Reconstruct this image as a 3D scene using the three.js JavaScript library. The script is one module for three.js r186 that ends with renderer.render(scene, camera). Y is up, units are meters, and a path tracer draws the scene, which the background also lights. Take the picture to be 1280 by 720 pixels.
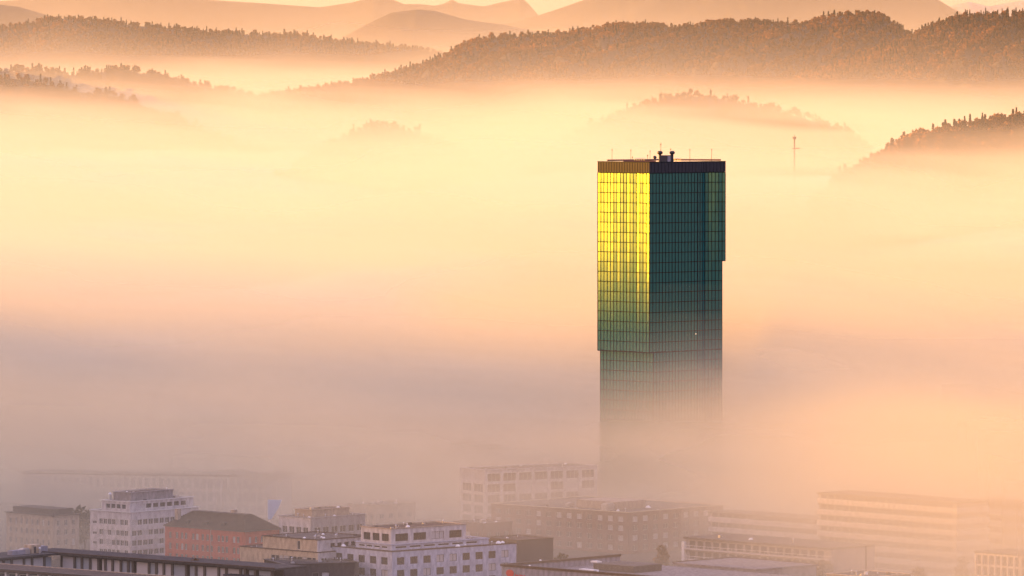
import * as THREE from 'three';
import { mergeGeometries } from 'three/addons/utils/BufferGeometryUtils.js';
import { createNoise2D, createNoise3D } from 'simplex-noise';

// ---------------------------------------------------------------- camera, sky, sun, exposure
const FOCAL = 7140, HORIZON = 117, EYE = 150;            // focal length in pixels of the 1280 x 720 picture; row of the horizon; eye height above the city
const PITCH = Math.atan((360 - HORIZON) / FOCAL);
const scene = new THREE.Scene();
const camera = new THREE.PerspectiveCamera(2 * Math.atan(360 / FOCAL) * 180 / Math.PI, 16 / 9, 10, 80000);
camera.position.set(0, EYE, 0);
camera.rotation.x = -PITCH;
const renderer = new THREE.WebGLRenderer({ antialias: true });
renderer.toneMapping = THREE.LinearToneMapping;
renderer.toneMappingExposure = 4.2;
renderer.shadowMap.enabled = true;
const SUN_AZ = 80 * Math.PI / 180, SUN_EL = 5 * Math.PI / 180;   // 80 degrees left of the line of sight, just risen
const sunDir = new THREE.Vector3(-Math.sin(SUN_AZ) * Math.cos(SUN_EL), Math.sin(SUN_EL), -Math.cos(SUN_AZ) * Math.cos(SUN_EL));
// the morning sky: pale warm towards the sun, lavender blue overhead and opposite
{
  const W = 1024, H = 512, data = new Float32Array(W * H * 4), v = new THREE.Vector3();
  for (let j = 0; j < H; j++) for (let i = 0; i < W; i++) {
    const up = ((j + 0.5) / H - 0.5) * Math.PI, round = ((i + 0.5) / W - 0.5) * 2 * Math.PI;
    v.set(Math.cos(round) * Math.cos(up), Math.sin(up), Math.sin(round) * Math.cos(up));
    const e = Math.max(0, v.y), cosSun = v.dot(sunDir), low = Math.exp(-e * 4.5), side = 0.5 + 0.5 * cosSun, glow = Math.pow(side, 14), wide = Math.pow(side, 3);
    const base = [0.68, 0.62, 0.97], horizon = [0.52 + 2.5 * wide, 0.41 + 0.98 * wide, 0.36 - 0.14 * wide];
    for (let c = 0; c < 3; c++) data[(j * W + i) * 4 + c] = base[c] + (horizon[c] - base[c]) * low + glow * [2.6, 1.35, 0.45][c] * (0.35 + 0.65 * low);
    data[(j * W + i) * 4 + 3] = 1;
  }
  const t = new THREE.DataTexture(data, W, H, THREE.RGBAFormat, THREE.FloatType);
  t.mapping = THREE.EquirectangularReflectionMapping; t.magFilter = THREE.LinearFilter; t.needsUpdate = true;
  scene.background = t; scene.environment = t;
}
scene.environmentIntensity = 0.3; scene.backgroundIntensity = 0.3;
const sun = new THREE.DirectionalLight(new THREE.Color().setRGB(1, 0.42, 0.015), 2.8);
sun.position.copy(sunDir).multiplyScalar(6000).add(new THREE.Vector3(0, 0, -3000));
sun.target.position.set(0, 0, -3000);
sun.castShadow = true;
sun.shadow.radius = 7;                                   // its disc is spread by the haze it stands in
Object.assign(sun.shadow.camera, { left: -5000, right: 5000, top: 2500, bottom: -2500, near: 100, far: 14000 });
sun.shadow.mapSize.set(4096, 4096);
scene.add(sun, sun.target);

// ---------------------------------------------------------------- helpers
let seed = 12345;
const rnd = () => { seed = (seed + 0x6d2b79f5) | 0; let t = Math.imul(seed ^ (seed >>> 15), 1 | seed); t = (t + Math.imul(t ^ (t >>> 7), 61 | t)) ^ t; return ((t ^ (t >>> 14)) >>> 0) / 4294967296; };
const n2 = createNoise2D(rnd), n3 = createNoise3D(rnd);
const lerp = THREE.MathUtils.lerp, clamp = THREE.MathUtils.clamp;
const step = (a, b, x) => { const t = clamp((x - a) / (b - a), 0, 1); return t * t * (3 - 2 * t); };
const table = (rows, x) => { if (x <= rows[0][0]) return rows[0][1]; for (let i = 1; i < rows.length; i++) if (x <= rows[i][0]) return lerp(rows[i - 1][1], rows[i][1], (x - rows[i - 1][0]) / (rows[i][0] - rows[i - 1][0])); return rows[rows.length - 1][1]; };
const CP = Math.cos(PITCH), SP = Math.sin(PITCH);
function ray(px, py) { const x = (px - 640) / FOCAL, y = (360 - py) / FOCAL; return new THREE.Vector3(x, y * CP - SP, -CP - y * SP); }
const atHeight = (px, py, h) => { const r = ray(px, py); return r.multiplyScalar((h - EYE) / r.y).add(camera.position); };
const atDepth = (px, py, d) => { const r = ray(px, py); return r.multiplyScalar(d / -r.z).add(camera.position); };
const lin = (r, g, b) => new THREE.Color().setRGB(r, g, b);
const V = (x, y, z) => new THREE.Vector3(x, y, z);
const taken = {};
const numbered = (n) => { const k = taken[n] = (taken[n] ?? -1) + 1; return k ? n + '_' + String(k).padStart(3, '0') : n; };
function finish(o) { o.castShadow = o.receiveShadow = true; return o; }
function thing(name, label, category, pos = [0, 0, 0], turn = 0, group) {
  const o = new THREE.Group(); o.name = numbered(name); o.position.set(...pos); o.rotation.y = turn;
  o.userData = { label, category }; if (group) o.userData.group = group;
  scene.add(o); return o;
}
function part(name, g, m, parent, stuff) { const o = finish(new THREE.Mesh(g, m)); o.name = name; if (stuff) o.userData.kind = 'stuff'; parent.add(o); return o; }
function structure(name, g, m, label) { const o = finish(new THREE.Mesh(g, m)); o.name = numbered(name); o.userData = { kind: 'structure' }; if (label) o.userData.label = label; scene.add(o); return o; }

// procedural grain: broad stains and fine speckle, tileable enough for its size
function grain(size, cells, contrast, streak = 1) {
  const data = new Uint8Array(size * size * 4);
  for (let y = 0; y < size; y++) for (let x = 0; x < size; x++) {
    let v = 0, amp = 0.5, f = cells;
    for (let o = 0; o < 4; o++, amp *= 0.55, f *= 2.1) {
      const a = x / size, b = y / size, w = Math.cos(a * 6.2832), u = Math.sin(a * 6.2832);
      v += amp * n3(w * f / 6.28, u * f / 6.28, b * f / streak);
    }
    const c = Math.round(255 * clamp(1 - contrast * (0.5 + 0.5 * v) - 0.12 * contrast * rnd(), 0, 1)), i = (y * size + x) * 4;
    data[i] = data[i + 1] = data[i + 2] = c; data[i + 3] = 255;
  }
  const t = new THREE.DataTexture(data, size, size); t.wrapS = t.wrapT = THREE.RepeatWrapping; t.magFilter = THREE.LinearFilter; t.colorSpace = THREE.SRGBColorSpace; t.needsUpdate = true;
  return t;
}
const plasterGrain = grain(256, 5, 0.28, 2.5); plasterGrain.repeat.set(1 / 9, 1 / 9);
const roofGrain = grain(256, 7, 0.5); roofGrain.repeat.set(1 / 12, 1 / 12);
const fieldGrain = grain(512, 9, 0.55); fieldGrain.repeat.set(1 / 600, 1 / 600);
const std = (c, rough = 0.85, metal = 0, map) => new THREE.MeshStandardMaterial({ color: c, roughness: rough, metalness: metal, map: map ?? null });
const M = {
  whiteWall: std(lin(0.76, 0.71, 0.7), 0.85, 0, plasterGrain), blueWall: std(lin(0.6, 0.63, 0.76), 0.8, 0, plasterGrain), creamWall: std(lin(0.66, 0.52, 0.36), 0.85, 0, plasterGrain),
  greyWall: std(lin(0.4, 0.38, 0.38), 0.85, 0, plasterGrain), brick: std(lin(0.56, 0.09, 0.05), 0.9, 0, plasterGrain), darkBrick: std(lin(0.2, 0.1, 0.085), 0.9, 0, plasterGrain),
  darkWall: std(lin(0.05, 0.045, 0.055), 0.7, 0, plasterGrain), lilacWall: std(lin(0.36, 0.35, 0.4), 0.8, 0, plasterGrain), tanWall: std(lin(0.5, 0.4, 0.3), 0.85, 0, plasterGrain),
  gravel: std(lin(0.17, 0.145, 0.13), 1, 0, roofGrain), brownRoof: std(lin(0.12, 0.075, 0.055), 0.95, 0, roofGrain), tileRoof: std(lin(0.1, 0.075, 0.06), 0.9, 0, roofGrain), paleRoof: std(lin(0.36, 0.33, 0.35), 0.95, 0, roofGrain), darkRoof: std(lin(0.05, 0.045, 0.05), 0.9, 0, roofGrain), navyRoof: std(lin(0.04, 0.05, 0.09), 0.6, 0, roofGrain),
  glass: std(lin(0.035, 0.04, 0.048), 0.12), paleGlass: std(lin(0.3, 0.33, 0.36), 0.2), blind: std(lin(0.45, 0.43, 0.42), 0.8), frame: std(lin(0.6, 0.58, 0.56), 0.5), darkFrame: std(lin(0.05, 0.045, 0.045), 0.5),
  metal: std(lin(0.6, 0.6, 0.62), 0.35, 0.9), white: std(lin(0.78, 0.77, 0.75), 0.5), darkMetal: std(lin(0.05, 0.05, 0.055), 0.5, 0.4), red: std(lin(0.55, 0.03, 0.03), 0.6), skyBlue: std(lin(0.35, 0.5, 0.7), 0.6),
  bark: std(lin(0.06, 0.045, 0.035), 1), needle: std(lin(0.028, 0.035, 0.016), 0.95), leaf: std(lin(0.12, 0.062, 0.02), 0.95), green: std(lin(0.05, 0.06, 0.02), 0.95),
};
// a box from corner to corner with uv in metres
function box(x0, y0, z0, x1, y1, z1) {
  const g = new THREE.BoxGeometry(x1 - x0, y1 - y0, z1 - z0).translate((x0 + x1) / 2, (y0 + y1) / 2, (z0 + z1) / 2), p = g.attributes.position, n = g.attributes.normal, uv = g.attributes.uv;
  for (let i = 0; i < p.count; i++) { const ax = Math.abs(n.getX(i)), ay = Math.abs(n.getY(i)); if (ay > 0.5) uv.setXY(i, p.getX(i), p.getZ(i)); else if (ax > 0.5) uv.setXY(i, p.getZ(i), p.getY(i)); else uv.setXY(i, p.getX(i), p.getY(i)); }
  return g;
}
const rod = (a, b, r, n = 6) => { const d = b.clone().sub(a), g = new THREE.CylinderGeometry(r, r, d.length(), n); g.applyQuaternion(new THREE.Quaternion().setFromUnitVectors(V(0, 1, 0), d.clone().normalize())); const c = a.clone().add(b).multiplyScalar(0.5); return g.translate(c.x, c.y, c.z); };

// ---------------------------------------------------------------- the ground
structure('ground', (() => { const g = new THREE.PlaneGeometry(46000, 46000, 1, 1).rotateX(-Math.PI / 2).translate(0, 0, -8000), p = g.attributes.position, uv = g.attributes.uv; for (let i = 0; i < p.count; i++) uv.setXY(i, p.getX(i), p.getZ(i)); return g; })(), std(lin(0.1, 0.095, 0.085), 1, 0, fieldGrain));

// ---------------------------------------------------------------- hills and mountains
const hillGrain = grain(512, 12, 0.5); hillGrain.repeat.set(1 / 180, 1 / 180);
const hills = [];
function hill(name, label, d, profile, front, back, colour, spur = 0, lean = 0.7) {
  const p0 = profile[0][0], p1 = profile[profile.length - 1][0], stepPx = Math.max(3, (p1 - p0) / 260), nx = Math.ceil((p1 - p0) / stepPx), nz = 44, pos = [], uv = [], index = [];
  const height = (x, dd) => {
    const px = x / d * FOCAL + 640, t = (dd - d) / (dd < d ? front : back), a = Math.min(1, Math.abs(t));
    const top = Math.max(0, atDepth(px, table(profile, px), d).y) * step(p0, p0 + 40, px) * step(p1, p1 - 30, px), f = (1 - a * a * (3 - 2 * a)) * 0.5 + (1 - a) * 0.5;
    let y = top * f;
    if (spur && t < 0) { const s = x - (dd - d) * lean, r = 1 - Math.abs(n2(s / 190, dd / 1400)) * 1.7, r2 = 1 - Math.abs(n2(s / 75 + 9, dd / 600)) * 1.7; y += (spur * r + spur * 0.4 * r2 - spur * 0.9) * Math.sin(Math.PI * Math.min(1, a * 1.25)) * 0.9; }
    return y;
  };
  for (let j = 0; j <= nz; j++) for (let i = 0; i <= nx; i++) {
    const t = (j / nz) * 2 - 1, dd = d + (t < 0 ? t * front : t * back), x = (p0 + i * stepPx - 640) / FOCAL * d;
    pos.push(x, height(x, dd) - 3, -dd); uv.push(x, dd);
  }
  for (let j = 0; j < nz; j++) for (let i = 0; i < nx; i++) { const a = j * (nx + 1) + i; index.push(a, a + 1, a + nx + 1, a + 1, a + nx + 2, a + nx + 1); }
  const g = new THREE.BufferGeometry().setAttribute('position', new THREE.Float32BufferAttribute(pos, 3)).setAttribute('uv', new THREE.Float32BufferAttribute(uv, 2)); g.setIndex(index); g.computeVertexNormals();
  structure(name, g, std(colour, 1, 0, hillGrain), label);
  const h = { d, front, back, height, p0, p1, profile }; hills.push(h); return h;
}
const ridge = hill('hill', 'long wooded ridge behind the fog', 7500, [[40, 230], [200, 150], [330, 118], [440, 103], [500, 89], [540, 76], [580, 54], [620, 44], [660, 43], [700, 41], [740, 35], [760, 30], [800, 30], [840, 32], [870, 31], [890, 27], [930, 26], [945, 25], [975, 28], [1000, 29], [1020, 24], [1045, 17], [1095, 15], [1110, 21], [1135, 40], [1200, 62], [1330, 80]], 1000, 700, lin(0.09, 0.06, 0.03), 42);
const spurHill = hill('hill', 'wooded spur with dark spruces on its crest', 6900, [[740, 210], [860, 140], [980, 101], [1060, 76], [1110, 56], [1145, 42], [1170, 30], [1195, 20], [1230, 18], [1280, 17], [1330, 13]], 900, 600, lin(0.09, 0.06, 0.03), 40);
const nearHill = hill('hill', 'low wooded hill rising out of the fog', 4500, [[940, 330], [1050, 225], [1130, 178], [1150, 171], [1180, 165], [1220, 158], [1260, 152], [1330, 143]], 260, 400, lin(0.09, 0.06, 0.03), 0);
const knoll = hill('hill', 'wooded knoll just breaking the fog', 6000, [[300, 250], [400, 182], [440, 164], [465, 156], [490, 156], [520, 162], [570, 182], [660, 250]], 200, 250, lin(0.09, 0.06, 0.03), 0);
const lowHill = hill('hill', 'low hill veiled by fog before the ridge', 5900, [[620, 240], [720, 162], [780, 136], [830, 121], [870, 117], [900, 120], [940, 129], [990, 140], [1060, 162], [1160, 240]], 350, 350, lin(0.09, 0.06, 0.03), 0);
const leftLow = hill('hill', 'low wooded rise with a notched tree line', 6600, [[-60, 94], [0, 87], [50, 86], [90, 91], [130, 87], [155, 85], [190, 91], [240, 102], [300, 114], [380, 144], [500, 230]], 400, 350, lin(0.09, 0.06, 0.03), 0);
const leftHill = hill('hill', 'broad wooded hill with an even crest', 9500, [[-80, 40], [0, 34], [30, 31], [60, 24], [85, 21], [110, 24], [150, 28], [200, 33], [260, 39], [330, 42], [380, 43], [420, 51], [480, 56], [530, 61], [600, 82], [700, 120]], 900, 900, lin(0.09, 0.06, 0.03), 16);
hill('hill', 'far hill behind the even crest', 12500, [[-80, 2], [0, 4], [25, 7], [45, 13], [70, 20], [140, 34], [260, 60], [400, 100]], 1100, 900, lin(0.09, 0.06, 0.03), 14);
hill('hill', 'far rounded hill with a domed top', 12200, [[360, 80], [430, 44], [450, 33], [470, 23], [490, 14], [520, 10], [545, 12], [580, 22], [605, 26], [630, 29], [680, 40], [800, 70]], 1100, 900, lin(0.09, 0.06, 0.03), 14);
hill('hill', 'far high ridge in violet haze', 15000, [[520, 60], [600, 34], [630, 29], [660, 22], [700, 9], [740, -5], [800, -14], [900, -20], [1050, -18], [1130, -12], [1170, -3], [1190, 9], [1215, 22], [1260, 44], [1340, 80]], 1300, 900, lin(0.09, 0.06, 0.03), 14);
hill('mountain', 'faint mountains at the edge of sight', 18500, [[-80, 4], [60, -3], [150, -10], [250, -2], [330, 3], [400, 8], [440, 2], [470, -6], [490, -2], [505, 4], [525, 4], [545, 6], [556, 3], [565, -2], [574, 3], [590, 5], [605, 7], [625, 2], [640, -1], [652, -4], [660, 3], [672, 17], [700, 30], [800, 60]], 1400, 900, lin(0.09, 0.06, 0.03), 14);
hill('mountain', 'pale snow mountains behind the spur', 20500, [[1080, 60], [1150, 20], [1190, 6], [1210, 1], [1235, 7], [1262, 2], [1290, -2], [1340, 12]], 1400, 900, lin(0.6, 0.6, 0.62), 0);

// wooded hillside beside the valley, outside the picture: the tower's shaded faces mirror it
{
  const pos = [], uv = [], index = [], nx = 40, nz = 60;
  for (let j = 0; j <= nz; j++) for (let i = 0; i <= nx; i++) { const x = 380 + i * 24, d = 1300 + j * 45, e = Math.sin(Math.PI * j / nz) ** 0.6, y = 200 * step(380, 800, x) * e * (1 - 0.5 * step(900, 1340, x)) + 8 * n2(x / 90, d / 90) * e - 2; pos.push(x, y, -d); uv.push(x, d); }
  for (let j = 0; j < nz; j++) for (let i = 0; i < nx; i++) { const a = j * (nx + 1) + i; index.push(a, a + 1, a + nx + 1, a + 1, a + nx + 2, a + nx + 1); }
  const g = new THREE.BufferGeometry().setAttribute('position', new THREE.Float32BufferAttribute(pos, 3)).setAttribute('uv', new THREE.Float32BufferAttribute(uv, 2)); g.setIndex(index); g.computeVertexNormals();
  structure('hill', g, std(lin(0.035, 0.045, 0.022), 1, 0, hillGrain), 'wooded hillside beside the valley');
}

// ---------------------------------------------------------------- trees
function foliage(n, shape, size) {                        // many small leaf-clump faces through a crown's volume
  const p = new Float32Array(n * 9), q = new THREE.Quaternion(), v = V(0, 0, 0);
  for (let j = 0; j < n; j++) {
    const c = shape(), u = rnd(), a = rnd() * 6.2832, b = rnd() * 6.2832, s = size * (0.6 + 0.8 * rnd());
    q.set(Math.sqrt(1 - u) * Math.sin(a), Math.sqrt(1 - u) * Math.cos(a), Math.sqrt(u) * Math.sin(b), Math.sqrt(u) * Math.cos(b));
    for (let k = 0; k < 3; k++) { v.set(Math.cos(k * 2.0944), Math.sin(k * 2.0944), 0).multiplyScalar(s).applyQuaternion(q); p.set([v.x + c.x, v.y + c.y, v.z + c.z], j * 9 + k * 3); }
  }
  const g = new THREE.BufferGeometry().setAttribute('position', new THREE.BufferAttribute(p, 3)); g.computeVertexNormals(); return g;
}
const lobes = (n, r, h) => Array.from({ length: n }, () => { const a = rnd() * 6.2832, q = Math.sqrt(rnd()) * r * 0.6; return [Math.cos(a) * q, h * (0.38 + 0.5 * rnd()), Math.sin(a) * q, r * (0.35 + 0.25 * rnd())]; });
function broadCrown(r, h, n, size) { const L = lobes(9, r, h); return foliage(n, () => { const l = L[Math.floor(rnd() * L.length)], v = V(rnd() - 0.5, rnd() - 0.5, rnd() - 0.5).normalize().multiplyScalar(l[3] * (0.6 + 0.45 * rnd())); return v.add(V(l[0], l[1], l[2])); }, size); }
function spruceCrown(r, h, n, size) { return foliage(n, () => { const t = Math.pow(rnd(), 0.75), whorl = 0.75 + 0.35 * Math.sin(t * 60), rr = r * (1 - t) * whorl * (0.5 + 0.5 * rnd()), a = rnd() * 6.2832; return V(Math.cos(a) * rr, h * (0.1 + 0.9 * t) - rr * 0.25, Math.sin(a) * rr); }, size); }
const trunkOf = (h, r) => new THREE.CylinderGeometry(r * 0.35, r, h, 7).translate(0, h / 2, 0);
const broadCrowns = [0, 1, 2].map(() => broadCrown(4.6, 13, 420, 0.75)), spruceCrowns = [0, 1, 2].map(() => spruceCrown(3, 17, 380, 0.75));
const smallBroad = [0, 1].map(() => broadCrown(4.8, 12, 90, 1.5)), smallSpruce = [0].map(() => spruceCrown(3, 16, 70, 1.5));
const broadTrunk = trunkOf(8, 0.35), spruceTrunk = trunkOf(14, 0.3);
const limb = mergeGeometries([[1.6, 7.5, 0.8], [-1.5, 7.8, -0.6], [0.3, 8.6, -1.6]].map(([x, y, z]) => rod(V(0, 4.6, 0), V(x, y, z), 0.13, 5)));
const leafTones = [lin(0.13, 0.07, 0.022), lin(0.16, 0.085, 0.02), lin(0.09, 0.06, 0.025), lin(0.06, 0.055, 0.022)].map((c) => std(c, 0.95));
function tree(kind, x, y, z, scale, label, group, i) {
  const t = thing(kind === 'spruce' ? 'spruce_tree' : 'broadleaf_tree', label, 'tree', [x, y, z], rnd() * 6.28, group);
  t.scale.set(scale * (0.9 + 0.2 * rnd()), scale, scale * (0.9 + 0.2 * rnd()));
  if (kind === 'spruce') { part('trunk', spruceTrunk, M.bark, t); part('crown', spruceCrowns[i % 3], M.needle, t); } else { part('trunk', mergeGeometries([broadTrunk, limb]), M.bark, t); part('crown', broadCrowns[i % 3], leafTones[i % 4], t); }
  return t;
}
// woods on the far slopes: nobody could count them
function forest(h, count, label, depthFrom, depthTo, spruceShare, size) {
  const group = new THREE.Group(); group.name = numbered('forest'); group.userData = { label, category: 'forest', kind: 'stuff' }; scene.add(group);
  const sets = [[smallBroad[0], []], [smallBroad[1], []], [smallSpruce[0], []]], c = lin(1, 1, 1);
  for (let i = 0; i < count; i++) {
    const px = lerp(Math.max(h.p0, -30), Math.min(h.p1, 1310), rnd()), dd = h.d + lerp(depthFrom, depthTo, rnd()), x = (px - 640) / FOCAL * h.d, y = h.height(x, dd) - 3.5;
    if (y < 55) continue;
    const patch = n2(x / 120, dd / 120), sp = rnd() < spruceShare + 0.3 * Math.max(0, patch);
    sets[sp ? 2 : rnd() < 0.5 ? 0 : 1][1].push([x, y, -dd, size * (0.7 + 0.6 * rnd()), sp]);
  }
  for (const [g, list] of sets) {
    if (!list.length) continue;
    const m = finish(new THREE.InstancedMesh(g, std(lin(1, 1, 1), 0.95), list.length)), q = new THREE.Quaternion(), t = new THREE.Matrix4();
    list.forEach(([x, y, z, s, sp], i) => {
      m.setMatrixAt(i, t.compose(V(x, y, z), q.setFromAxisAngle(V(0, 1, 0), rnd() * 6.28), V(s, s * (0.85 + 0.3 * rnd()), s)));
      const k = 0.75 + 0.5 * rnd(), w = 0.5 + 0.5 * n2(x / 90 + 5, z / 90); if (sp) c.setRGB(0.03 * k, 0.034 * k, 0.016 * k); else c.setRGB(lerp(0.15, 0.28, w) * k, lerp(0.08, 0.115, w) * k, 0.024 * k);
      m.setColorAt(i, c);
    });
    m.name = 'treetops'; m.userData.kind = 'stuff'; group.add(m);
  }
}
forest(ridge, 26000, 'autumn forest covering the long ridge', -800, 60, 0.1, 0.52);
forest(spurHill, 17000, 'autumn forest covering the spur with dark spruces', -750, 60, 0.18, 0.52);
forest(nearHill, 2400, 'dense wood on the low hill out of the fog', -250, 120, 0.3, 0.7);
forest(lowHill, 1800, 'wood on the low veiled hill before the ridge', -330, 60, 0.15, 0.58);
forest(leftLow, 4000, 'wood on the low rise with the notched tree line', -380, 60, 0.2, 0.6);
forest(leftHill, 6000, 'forest along the even crest of the broad hill', -400, 80, 0.15, 0.62);
forest(knoll, 420, 'low wood round the trees of the knoll breaking the fog', -60, 90, 0.1, 0.55);
// trees that can be told apart
for (let i = 0; i < 17; i++) { const px = 1146 + i * 8.3 + rnd() * 4, x = (px - 640) / FOCAL * 4500, k = rnd(); tree(px > 1190 && k < 0.75 ? 'spruce' : 'broad', x, nearHill.height(x, 4505) - 5, -4505 - rnd() * 25, 0.6 + 0.35 * rnd(), px > 1190 && k < 0.75 ? 'spruce on the crest of the low hill out of the fog' : 'broadleaf tree on the crest of the low hill out of the fog', 'trees on the crest of the low hill', i); }
for (let i = 0; i < 10; i++) { const px = 1192 + i * 9.5 + rnd() * 6, x = (px - 640) / FOCAL * 6900; tree('spruce', x, spurHill.height(x, 6905) - 4, -6905, 0.5 + 0.35 * rnd(), 'dark spruce standing out on the crest of the wooded spur', 'spruces on the crest of the spur', i); }
for (const [i, px] of [458, 466, 471, 477, 484, 490, 496, 503, 511].entries()) { const x = (px - 640) / FOCAL * 6000; tree(i ? 'broad' : 'spruce', x, knoll.height(x, 6000) - 6.5, -6000 - rnd() * 15, [0.75, 0.8, 0.9, 0.78, 0.75, 0.72, 0.65, 0.6, 0.55][i], i ? 'small broadleaf tree on the knoll breaking the fog' : 'lone spruce at the end of the knoll breaking the fog', i ? 'trees on the knoll' : undefined, i); }

// ---------------------------------------------------------------- lookout mast far behind the tower
{
  const foot = atDepth(993, 204, 4500), t = thing('lookout_mast', 'slim mast with a platform head standing in the far fog', 'mast', [foot.x, 60, -4500]), top = atDepth(993, 171, 4500).y - 60;
  part('shaft', new THREE.CylinderGeometry(0.55, 0.8, top - 1, 8).translate(0, (top - 1) / 2, 0), M.darkBrick, t);
  part('head', new THREE.CylinderGeometry(1.7, 1.2, 2.2, 10).translate(0, top - 1, 0), M.darkBrick, t);
  part('tip', new THREE.CylinderGeometry(0.12, 0.2, 2, 6).translate(0, top + 1, 0), M.darkMetal, t);
  part('platform', box(-1.6, top - 9.5, -1, 4.2, top - 8.6, 1), M.darkBrick, t);
}

// ---------------------------------------------------------------- the glass tower
{
  const TOPY = 126, CROWN = 3.9, FLOOR = 3.49, LEDGE = TOPY - CROWN - 18 * FLOOR, STEP = TOPY - CROWN - 9 * FLOOR;   // the ledge on the sunlit face, the step of the far corner
  const at = (px, d) => [(px - 640) / FOCAL * d, d];
  const origin = at(812, 2000);
  const t = thing('glass_tower', 'tall green glass office tower with a gilded face rising out of the fog', 'tower', [origin[0], 0, -2000]);
  const loc = ([x, d]) => [x - origin[0], 2000 - d];       // to x, z about the near corner
  const up = { left: loc(at(747, 2020.2)), near: [0, 0], fold: loc(at(872, 2017.35)), chamfer: loc(at(881, 2022.7)), right: loc(at(907, 2027.05)) };
  const low = { left: loc(at(750.4, 2020.6)), near: loc(at(816.8, 2001.5)), right: loc(at(903, 2026.4)) };
  const backs = [[27, -58], [6, -66], [-14, -46]];
  const glass = new THREE.MeshPhysicalMaterial({ color: lin(0.022, 0.14, 0.14), roughness: 0.15, ior: 2.5, specularColor: lin(0.78, 1, 0.1) });   // coated glass: dark teal body, yellow green mirror
  const slab = std(lin(0.006, 0.012, 0.012), 0.95), finM = std(lin(0.008, 0.014, 0.013), 0.95), coreM = std(lin(0.03, 0.032, 0.03), 0.7), crownM = std(lin(0.03, 0.028, 0.032), 0.7);
  // panes bulge by a few millimetres, so that each mirrors a bent picture
  const paneShapes = Array.from({ length: 10 }, () => {
    const g = new THREE.PlaneGeometry(1, 1, 4, 6), n = g.attributes.normal, p = g.attributes.position, a = 0.006 * (rnd() - 0.5), b = 0.005 * (rnd() - 0.5), ph = rnd() * 6, k = 0.009 * rnd();
    for (let i = 0; i < n.count; i++) { const x = p.getX(i), y = p.getY(i), v = V(a + 0.014 * x + k * Math.sin(6 * y + ph), b + 0.006 * y + k * Math.cos(5 * x + ph), 1).normalize(); n.setXYZ(i, v.x, v.y, v.z); }
    return g;
  });
  const rest = [];
  const bodyOf = (poly, y0, y1, name) => {
    const s = new THREE.Shape(); poly.forEach(([x, z], i) => (i ? s.lineTo(x, -z) : s.moveTo(x, -z)));
    part(name, new THREE.ExtrudeGeometry(s, { depth: y1 - y0, bevelEnabled: false }).rotateX(-Math.PI / 2).translate(0, y0, 0), coreM, t);
  };
  // inward set of a polygon by half a metre, so that the glass stands proud of the core
  const inset = (poly, k = 0.35) => { const c = poly.reduce((s, p) => [s[0] + p[0] / poly.length, s[1] + p[1] / poly.length], [0, 0]); return poly.map(([x, z]) => { const dx = c[0] - x, dz = c[1] - z, l = Math.hypot(dx, dz); return [x + dx / l * k * 1.4, z + dz / l * k * 1.4]; }); };
  const polyLow = [low.near, up.fold, up.chamfer, low.right, ...backs, low.left].map((p) => p), polyMid = [up.near, up.fold, up.chamfer, low.right, ...backs, up.left], polyTop = [up.near, up.fold, up.chamfer, up.right, ...backs, up.left];
  bodyOf(inset(polyLow), 0, LEDGE, 'core'); bodyOf(inset(polyMid), LEDGE, STEP, 'core'); bodyOf(inset(polyTop), STEP, TOPY - 0.9, 'core');
  part('soffit', (() => { const s = new THREE.Shape(); polyMid.forEach(([x, z], i) => (i ? s.lineTo(x, -z) : s.moveTo(x, -z))); return new THREE.ExtrudeGeometry(s, { depth: 0.5, bevelEnabled: false }).rotateX(-Math.PI / 2).translate(0, LEDGE - 0.25, 0); })(), slab, t);
  // one facade: from point a to point b (left to right as seen from outside), between two heights
  function facade(a, b, y0, y1, columns, single, tone) {
    const dx = b[0] - a[0], dz = b[1] - a[1], L = Math.hypot(dx, dz), ux = dx / L, uz = dz / L, nx = -uz, nz = ux, w = L / columns, turn = Math.atan2(nx, nz), rows = Math.round((y1 - y0) / FLOOR);
    const basis = new THREE.Matrix4().makeRotationY(turn);
    const place = (s, y, out) => V(a[0] + ux * s + nx * out, y, a[1] + uz * s + nz * out);
    const tilt = Array.from({ length: columns }, () => (rnd() - 0.5) * 0.03), yaw = Array.from({ length: columns }, () => (rnd() - 0.5) * 0.045);
    for (let r = 0; r < rows; r++) for (let c = 0; c < columns; c++) {
      const g = paneShapes[Math.floor(rnd() * paneShapes.length)], p = place((c + 0.5) * w, y0 + (r + 0.5) * FLOOR, 0), m = new THREE.Matrix4().makeRotationFromEuler(new THREE.Euler(tilt[c] + (rnd() - 0.5) * 0.012, turn + yaw[c] + (rnd() - 0.5) * 0.003, 0, 'YXZ'));
      m.scale(V(w * 0.985, FLOOR * 0.99, 1)).setPosition(p);
      if (single) { const o = part('pane', g, glass, t); o.applyMatrix4(m); } else rest.push(g.clone().applyMatrix4(m));
    }
    const put = (name, g, mm, s, y, out) => { const o = part(name, g, mm, t); o.applyMatrix4(basis); o.position.copy(place(s, y, out)); };
    const band = box(-L / 2, -0.13, -0.09, L / 2, 0.13, 0.05), fin = box(-0.09, 0, -0.08, 0.09, rows * FLOOR, 0.1);
    for (let r = 0; r <= rows; r++) put('floor_band', band, slab, L / 2, y0 + r * FLOOR, 0.02);
    for (let c = 0; c <= columns; c++) put('mullion', fin, finM, clamp(c * w, 0.1, L - 0.1), y0, 0.02);
  }
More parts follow.
